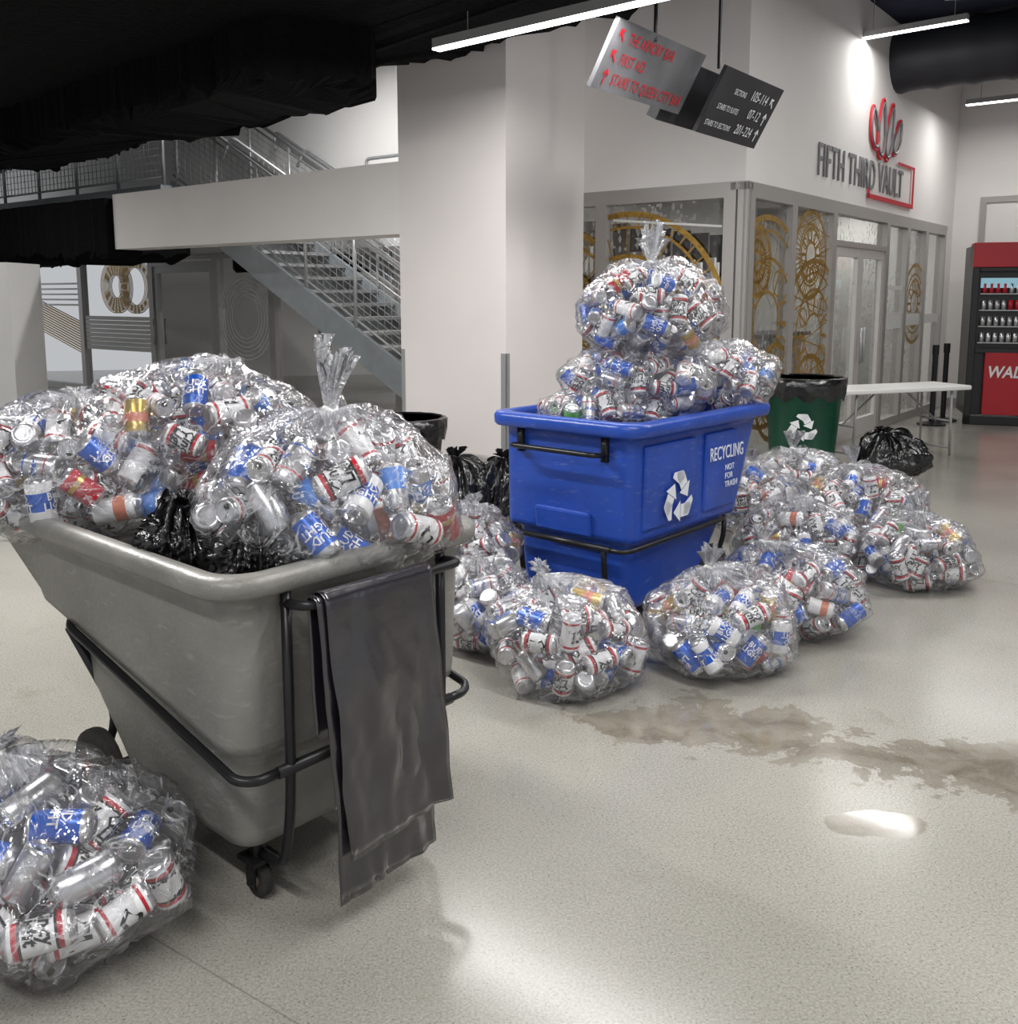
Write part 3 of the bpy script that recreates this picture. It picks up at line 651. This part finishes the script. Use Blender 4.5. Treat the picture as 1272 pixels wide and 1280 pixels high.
# ---------------------------------------------------------------- cans
CR,CH=.040,.150
def text_mesh(body,size,shear=0,sx=1,space=.8,off=.02):
    c=bpy.data.curves.new('t','FONT'); c.body=body; c.size=size; c.align_x='CENTER'; c.align_y='CENTER'; c.resolution_u=1; c.shear=shear; c.space_line=space; c.offset=size*off
    o=bpy.data.objects.new('t',c); COL.objects.link(o); bpy.context.view_layer.update()
    dg=bpy.context.evaluated_depsgraph_get(); me=o.evaluated_get(dg).to_mesh()
    v=np.array([tuple(x.co) for x in me.vertices]); f=[tuple(q.vertices) for q in me.polygons]
    o.evaluated_get(dg).to_mesh_clear(); bpy.data.objects.remove(o); v[:,0]*=sx
    return v,f
TX={'cincy':text_mesh('Cincy\nLight',.044,.25,.95,.75,.03),'blue':text_mesh('BUD\nLIGHT',.034,0,1,.85),'truly':text_mesh('TRULY',.052,0,1,.8,.03),'seltz':text_mesh('Seltzer',.028,.3,1),'cl':text_mesh('CL',.07,.2,1,.8,.03)}
def can_tpl(kind,n=16,txt=True,R=CR,H=CH):
    zb,zt=-H/2+.012,H/2-.014
    bands={'cincy':[(0,1),(.07,2),(.17,3),(.22,1),(.78,3),(.83,2),(.92,1)],'blue':[(0,4),(.9,0)],'silver':[(0,0),(.20,2),(.24,0),(.8,4),(.84,0)],
      'bluew':[(0,1),(.3,4),(.75,1)],'truly':[(0,1),(.85,2),(.95,1)],'gold':[(0,5),(.3,8),(.6,5)],'green':[(0,6),(.5,1)],'red':[(0,2),(.6,5),(.75,2)],'pale':[(0,9),(.6,0)],'orange':[(0,1),(.2,8),(.5,1)],'plain':[(0,0)],
      'cl':[(0,1),(.08,2),(.16,1),(.86,2),(.94,1)]}[kind]
    prof=[(.55*R,-H/2+.007),(.78*R,-H/2)]; pm=[0,0]
    for i,(t,m_) in enumerate(bands):
        prof.append((R,zb+(zt-zb)*t)); pm.append(m_)
    prof+= [(R,zt),(.80*R,H/2),(.74*R,H/2),(.70*R,H/2-.005)]; pm+=[7,7,7]
    v=[];f=[];mi=[]
    for r,z in prof:
        for k in range(n): v.append((r*math.cos(2*math.pi*k/n),r*math.sin(2*math.pi*k/n),z))
    for i in range(len(prof)-1):
        for k in range(n): f.append((i*n+k,i*n+(k+1)%n,(i+1)*n+(k+1)%n,(i+1)*n+k)); mi.append(pm[i])
    ns=len(f)
    f.append(tuple(range(n))[::-1]); mi.append(0); N=(len(prof)-1)*n; f.append(tuple(N+k for k in range(n))); mi.append(7)
    z=H/2-.0042; o=len(v)
    for k in range(8): a=2*math.pi*k/8; v.append((.010*math.cos(a),.014+.009*math.sin(a),z))
    f.append(tuple(o+k for k in range(8))); mi.append(3)
    o=len(v); v+=[(-.007,-.016,z+.001),(.007,-.016,z+.001),(.006,.003,z+.001),(-.006,.003,z+.001)]; f.append((o,o+1,o+2,o+3)); mi.append(0)
    sm=[True]*ns+[False]*(len(f)-ns)
    if txt:
        tk={'cincy':('cincy',3,0),'blue':('blue',10,0),'bluew':('blue',10,0),'truly':('truly',3,1),'pale':('seltz',10,0),'silver':('seltz',4,0),'cl':('cl',3,0)}.get(kind)
        if tk:
            tv,tf=TX[tk[0]]
            for rep in (0,math.pi):
                o=len(v)
                for q in tv:
                    x,y=(q[0],q[1]) if not tk[2] else (-q[1],q[0])
                    a=x/R+rep; v.append(((R+.0015)*math.cos(a),(R+.0015)*math.sin(a),y))
                f+=[tuple(o+i for i in t) for t in tf]; mi+=[tk[1]]*len(tf); sm+=[True]*len(tf)
    return np.array(v),f,mi,sm
KINDS=[('cincy',.33),('cl',.08),('blue',.12),('silver',.09),('bluew',.06),('truly',.06),('gold',.04),('green',.02),('red',.04),('pale',.05),('orange',.03),('plain',.08)]
KC=[('cincy',.52),('cl',.12),('blue',.11),('silver',.05),('gold',.03),('orange',.02),('plain',.15)]
TPL={}
for kd,_ in KINDS: TPL[kd]=[can_tpl(kd),can_tpl(kd,16,True,CR*.93,CH*.88),can_tpl(kd,12,False)]
def make_bag(c,rad,seed,tail=.1,lean=(0,0),floor=0.0,detail=0,ncan=70,name='bag_of_cans',neck=.015,kinds=None):
    rng=random.Random(seed); c=Vector(c); p=empty(name,c)
    ra=np.array(rad)-np.array([.045,.045,.04]); cc=np.array(c)
    P3=np.zeros((0,3)); cans=[]
    def try_(f0,f1,n,tries,md):
        nonlocal P3
        cnt=0
        for _ in range(tries):
            if cnt>=n: break
            d=np.array([rng.gauss(0,1) for _ in range(3)]); d/=np.linalg.norm(d)
            lump=1+.22*noise.noise(Vector(d*1.8)+Vector((seed*3.1,0,0)))
            q=cc+d*ra*rng.uniform(f0,f1)*lump
            if q[2]<floor+CR+.003: q[2]=floor+CR+.003+rng.random()*.01
            a=np.array([rng.gauss(0,1) for _ in range(3)]); a-=.75*np.dot(a,d)*d; a/=np.linalg.norm(a)
            mz=max(0,(q[2]-floor-CR)/.075)
            if abs(a[2])>mz: a[2]=mz*np.sign(a[2])*.9; a/=max(1e-6,np.linalg.norm(a))
            pts=np.array([q-a*.050,q,q+a*.050])
            if len(P3):
                dd=np.linalg.norm(P3[:,None,:]-pts[None],axis=2).min()
                if dd<md: continue
            P3=np.vstack([P3,pts]); cans.append((q,a)); cnt+=1
    try_(.88,1.0,int(ncan*.75),1500,.072); try_(.66,.88,int(ncan*.35),700,.063)
    try_(.80,1.0,30,900,.060)
    V=[];F=[];I=[];S=[];off=0; hp=[]
    for q,a in cans:
        x=rng.random(); kd='cincy'
        for kk,wt in (kinds or KINDS):
            x-=wt
            if x<0: kd=kk;break
        v,f,mi,sm=TPL[kd][2 if detail==2 else (1 if rng.random()<.35 else 0)]
        v=v.copy()
        if rng.random()<.4:
            z0=rng.uniform(-.035,.035); d_=rng.uniform(.1,.4); g=np.exp(-((v[:,2]-z0)/.022)**2); v[:,0]*=(1-d_*g); v[:,1]*=(1+.12*d_*g)
        u=np.cross(a,[0.3,.5,.8]); u/=np.linalg.norm(u); w_=np.cross(a,u); t=rng.random()*6.28
        u2=u*math.cos(t)+w_*math.sin(t); w2=np.cross(a,u2)
        vv=v[:,:1]*u2+v[:,1:2]*w2+v[:,2:3]*a+q
        V.append(vv); F+=[tuple(i+off for i in t_) for t_ in f]; I+=mi; S+=sm; off+=len(v)
        for s in (-.072,.072):
            for j in range(6):
                an=j*math.pi/3; hp.append(q+a*s+(u*math.cos(an)+w_*math.sin(an))*.035)
    V=np.vstack(V)
    V[:,2]=np.maximum(V[:,2],floor+.004)
    me=bpy.data.meshes.new('cans'); me.from_pydata(V.tolist(),[],F)
    for m_ in CM: me.materials.append(m_)
    me.polygons.foreach_set('material_index',I); me.polygons.foreach_set('use_smooth',S); me.update()
    par_o=bpy.data.objects.new('cans',me); COL.objects.link(par_o); par(par_o,p)
    film(c,hp,p,rng,tail,lean,floor,[M['film'],M['filmt']],rad,neck=neck)
    return p
def film(c,hp,p,rng,tail,lean,floor,m,rad,pl_amp=1.0,neck=.015):
    bm=bmesh.new()
    for q in hp: bm.verts.new(tuple(q))
    bmesh.ops.convex_hull(bm,input=bm.verts); bm.faces.ensure_lookup_table()
    tree=BVHTree.FromBMesh(bm)
    A=144; ph=[rng.random()*6.28 for _ in range(8)]; ks=[5,9,14,21,31,43]; am=[.25,.3,.35,.4,.35,.3]
    pleat=[sum(a_*math.sin(k_*(2*math.pi*i/A)+ph[j]) for j,(k_,a_) in enumerate(zip(ks,am))) for i in range(A)]
    rings=[]; sd=rng.random()*50
    for r_ in range(42):
        el=math.radians(-86+r_*(86+52)/41); ring=[]
        for i in range(A):
            az=2*math.pi*i/A; d=Vector((math.cos(el)*math.cos(az),math.cos(el)*math.sin(az),math.sin(el)))
            h=tree.ray_cast(c,d)
            dist=h[3] if h[0] is not None else min(rad)
            wgt=max(0,(math.degrees(el)+35)/80)**1.3
            nz=noise.noise(d*4.5+Vector((sd,0,0)))
            rdg=(1-abs(noise.noise(d*6+Vector((0,sd,0))))*2.4)
            rd2=(1-abs(noise.noise(d*13+Vector((sd,sd,0))))*2.6)
            q=c+d*(dist+.005+nz*.010+max(0,rdg)*.016+max(0,rd2)*.007+wgt*.018*pleat[i]*pl_amp)
            q.z=max(q.z,floor+.0015); ring.append(q)
        rings.append(ring)
    top=max(q.z for q in rings[-1]); lv=Vector((lean[0],lean[1],0))
    nk=Vector((c.x,c.y,max(top,c.z+rad[2])+neck))+lv
    base=rings[-1]; nr_=.016; t0=len(rings)
    for j in range(1,13):
        t=j/12; ring=[]
        for i in range(A):
            az=2*math.pi*i/A; tgt=nk+Vector((math.cos(az),math.sin(az),0))*nr_*(1+.3*pleat[i])
            q=base[i].lerp(tgt,t); zt=base[i].z+(nk.z-base[i].z)*(t**1.7)
            q.z=zt+.030*pleat[i]*math.sin(math.pi*t)*(1-t*.4); ring.append(q)
        rings.append(ring)
    t1=len(rings)-6
    if tail>0:
        ld_=Vector((rng.uniform(-1,1),rng.uniform(-1,1),0))*.35
        for j in range(1,11):
            t=j/10; ring=[]; fl=.016+.036*t**.8
            for i in range(A):
                az=2*math.pi*i/A; ax=.35+.65*abs(math.cos(az+ph[6]))
                cx=nk+Z*tail*t+ld_*tail*t*t
                q=cx+Vector((math.cos(az),math.sin(az),0))*fl*ax*(1+.6*pleat[(i*2)%A]*t)
                q.z+= .10*tail/.15*t*noise.noise(Vector((math.cos(az)*1.8,math.sin(az)*1.8,sd))); ring.append(q)
            rings.append(ring)
    v=[q for r_ in rings for q in r_]; f=[]; mi=[]
    for j in range(len(rings)-1):
        for i in range(A): f.append((j*A+i,j*A+(i+1)%A,(j+1)*A+(i+1)%A,(j+1)*A+i)); mi.append(1 if (isinstance(m,list) and j>=t1) else 0)
    f.append(tuple(range(A))[::-1]); mi.append(0)
    mobj('plastic_film',v,f,m,p,True,mi,recalc=False)
    if tail>0:
        b=MB(); b.tube([nk+Vector((math.cos(a)*.017,math.sin(a)*.017,.006*math.sin(2*a))) for a in [k_*math.pi/6 for k_ in range(13)]],.008,6); b.out('knot',M['white'] if isinstance(m,list) else M['blackbag'],p,True)
    bm.free()
def black_bag(c,rad,seed,floor=0,name='black_trash_bag',tail=.05):
    rng=random.Random(seed); c=Vector(c); p=empty(name,c); hp=[]
    for _ in range(40):
        d=Vector([rng.gauss(0,1) for _ in range(3)]).normalized(); q=c+Vector((d.x*rad[0],d.y*rad[1],d.z*rad[2]))*rng.uniform(.8,1.0); q.z=max(q.z,floor+.01); hp.append(q)
    film(c,hp,p,rng,tail,(rng.uniform(-.1,.1),rng.uniform(-.05,.05)),floor,M['blackbag'],rad,2.0,neck=-.02); return p
# floor bags
make_bag((.24,3.86,.18),(.345,.32,.215),1,tail=.04,lean=(-.10,.08),kinds=KC)
make_bag((.93,4.05,.175),(.35,.33,.205),2,tail=.08,lean=(-.06,0))
make_bag((1.35,4.50,.18),(.37,.34,.22),3,tail=.06,lean=(-.12,.03))
make_bag((2.29,5.25,.16),(.35,.31,.20),4,tail=.09)
make_bag((1.66,5.40,.19),(.37,.28,.23),5,tail=.07,lean=(.05,.05))
make_bag((2.22,5.98,.25),(.44,.35,.28),6,tail=.10,lean=(-.05,0))
make_bag((2.02,6.75,.24),(.45,.36,.25),7,tail=.1)
make_bag((1.60,6.30,.25),(.32,.30,.24),8,tail=.07)
make_bag((-.15,4.30,.17),(.28,.25,.20),9,tail=.03,ncan=40)
make_bag((-.17,4.62,.38),(.26,.22,.16),10,tail=.04,floor=.24,ncan=35)
make_bag((-.30,4.90,.15),(.24,.22,.16),30,tail=0,ncan=30,detail=2)
make_bag((-1.17,2.25,.18),(.355,.33,.215),11,tail=.03,lean=(-.15,.08),ncan=90,kinds=KC)
# grey truck load
make_bag((-.53,2.72,1.03),(.385,.34,.22),12,tail=.16,lean=(.02,.0),floor=.80,ncan=90,neck=.0)
make_bag((-1.42,3.14,1.03),(.40,.34,.22),13,tail=.02,floor=.80,ncan=80)
make_bag((-1.08,3.30,1.10),(.42,.36,.25),14,tail=.0,floor=.80,ncan=80,lean=(.1,.05))
# blue truck load
make_bag((.50,4.90,1.00),(.34,.22,.15),15,tail=.0,floor=.85,ncan=50)
make_bag((.68,5.02,1.15),(.41,.32,.20),16,tail=.0,floor=.90,ncan=70)
make_bag((1.20,5.36,1.12),(.30,.26,.20),17,tail=.02,floor=.90,ncan=50)
make_bag((.74,5.08,1.50),(.40,.34,.25),18,tail=.16,floor=1.26,ncan=80,neck=.0)
# black bags
black_bag((-.36,6.25,.28),(.36,.30,.30),21); black_bag((.02,6.35,.26),(.34,.28,.28),26); black_bag((3.3,8.25,.20),(.38,.26,.22),22)
black_bag(GP(.42,.14,.93),(.13,.12,.09),23,floor=.75,name='black_liner_bundle',tail=0.03)
black_bag(GP(.22,.22,.90),(.16,.10,.06),24,floor=.75,name='black_liner_bundle',tail=0)
def bin_(name,c,r0,r1,h,m):
    c=Vector(c); p=empty(name,c); b=MB()
    prof=[(r0*.95,0),(r0,.02),(r1,h-.06),(r1*1.05,h-.055),(r1*1.05,h),(r1*.97,h),(r1*.93,h-.15),(r1*.3,h-.25)]
    b.tube([c+Z*z for _,z in prof],[r for r,_ in prof],32); b.out('body',m,p,True)
    n=40; rings=[]
    for t,(rr,zz) in enumerate(((r1*.92,h-.1),(r1*1.0,h+.012),(r1*1.09,h+.005),(r1*1.1,h-.07),(r1*1.06,h-.16))):
        rings.append([c+Vector((math.cos(2*math.pi*i/n),math.sin(2*math.pi*i/n),0))*rr*(1+.03*math.sin(i*2.4+t))+Z*(zz+(.03*math.sin(i*1.7) if t==4 else 0)) for i in range(n)])
    v=[q for g in rings for q in g]; f=[(j*n+i,j*n+(i+1)%n,(j+1)*n+(i+1)%n,(j+1)*n+i) for j in range(4) for i in range(n)]
    mobj('liner',v,f,M['blackbag'],p,True); return p
bin_('trash_can',(-.78,7.1,0),.23,.29,.70,mat('trash_can_dark',(.03,.03,.032),.5))
gc=Vector((2.56,8.30,0)); gb=bin_('recycling_bin',gc,.26,.32,.90,M['green'])
dd=Vector((-2.6,-8.33,0)).normalized(); rx=Vector((-dd.y,dd.x,0)); 
recycle('recycle_logo',gc+Z*.5+dd*.31,rx,Z,.15,M['decal'],gb,dd*.012)
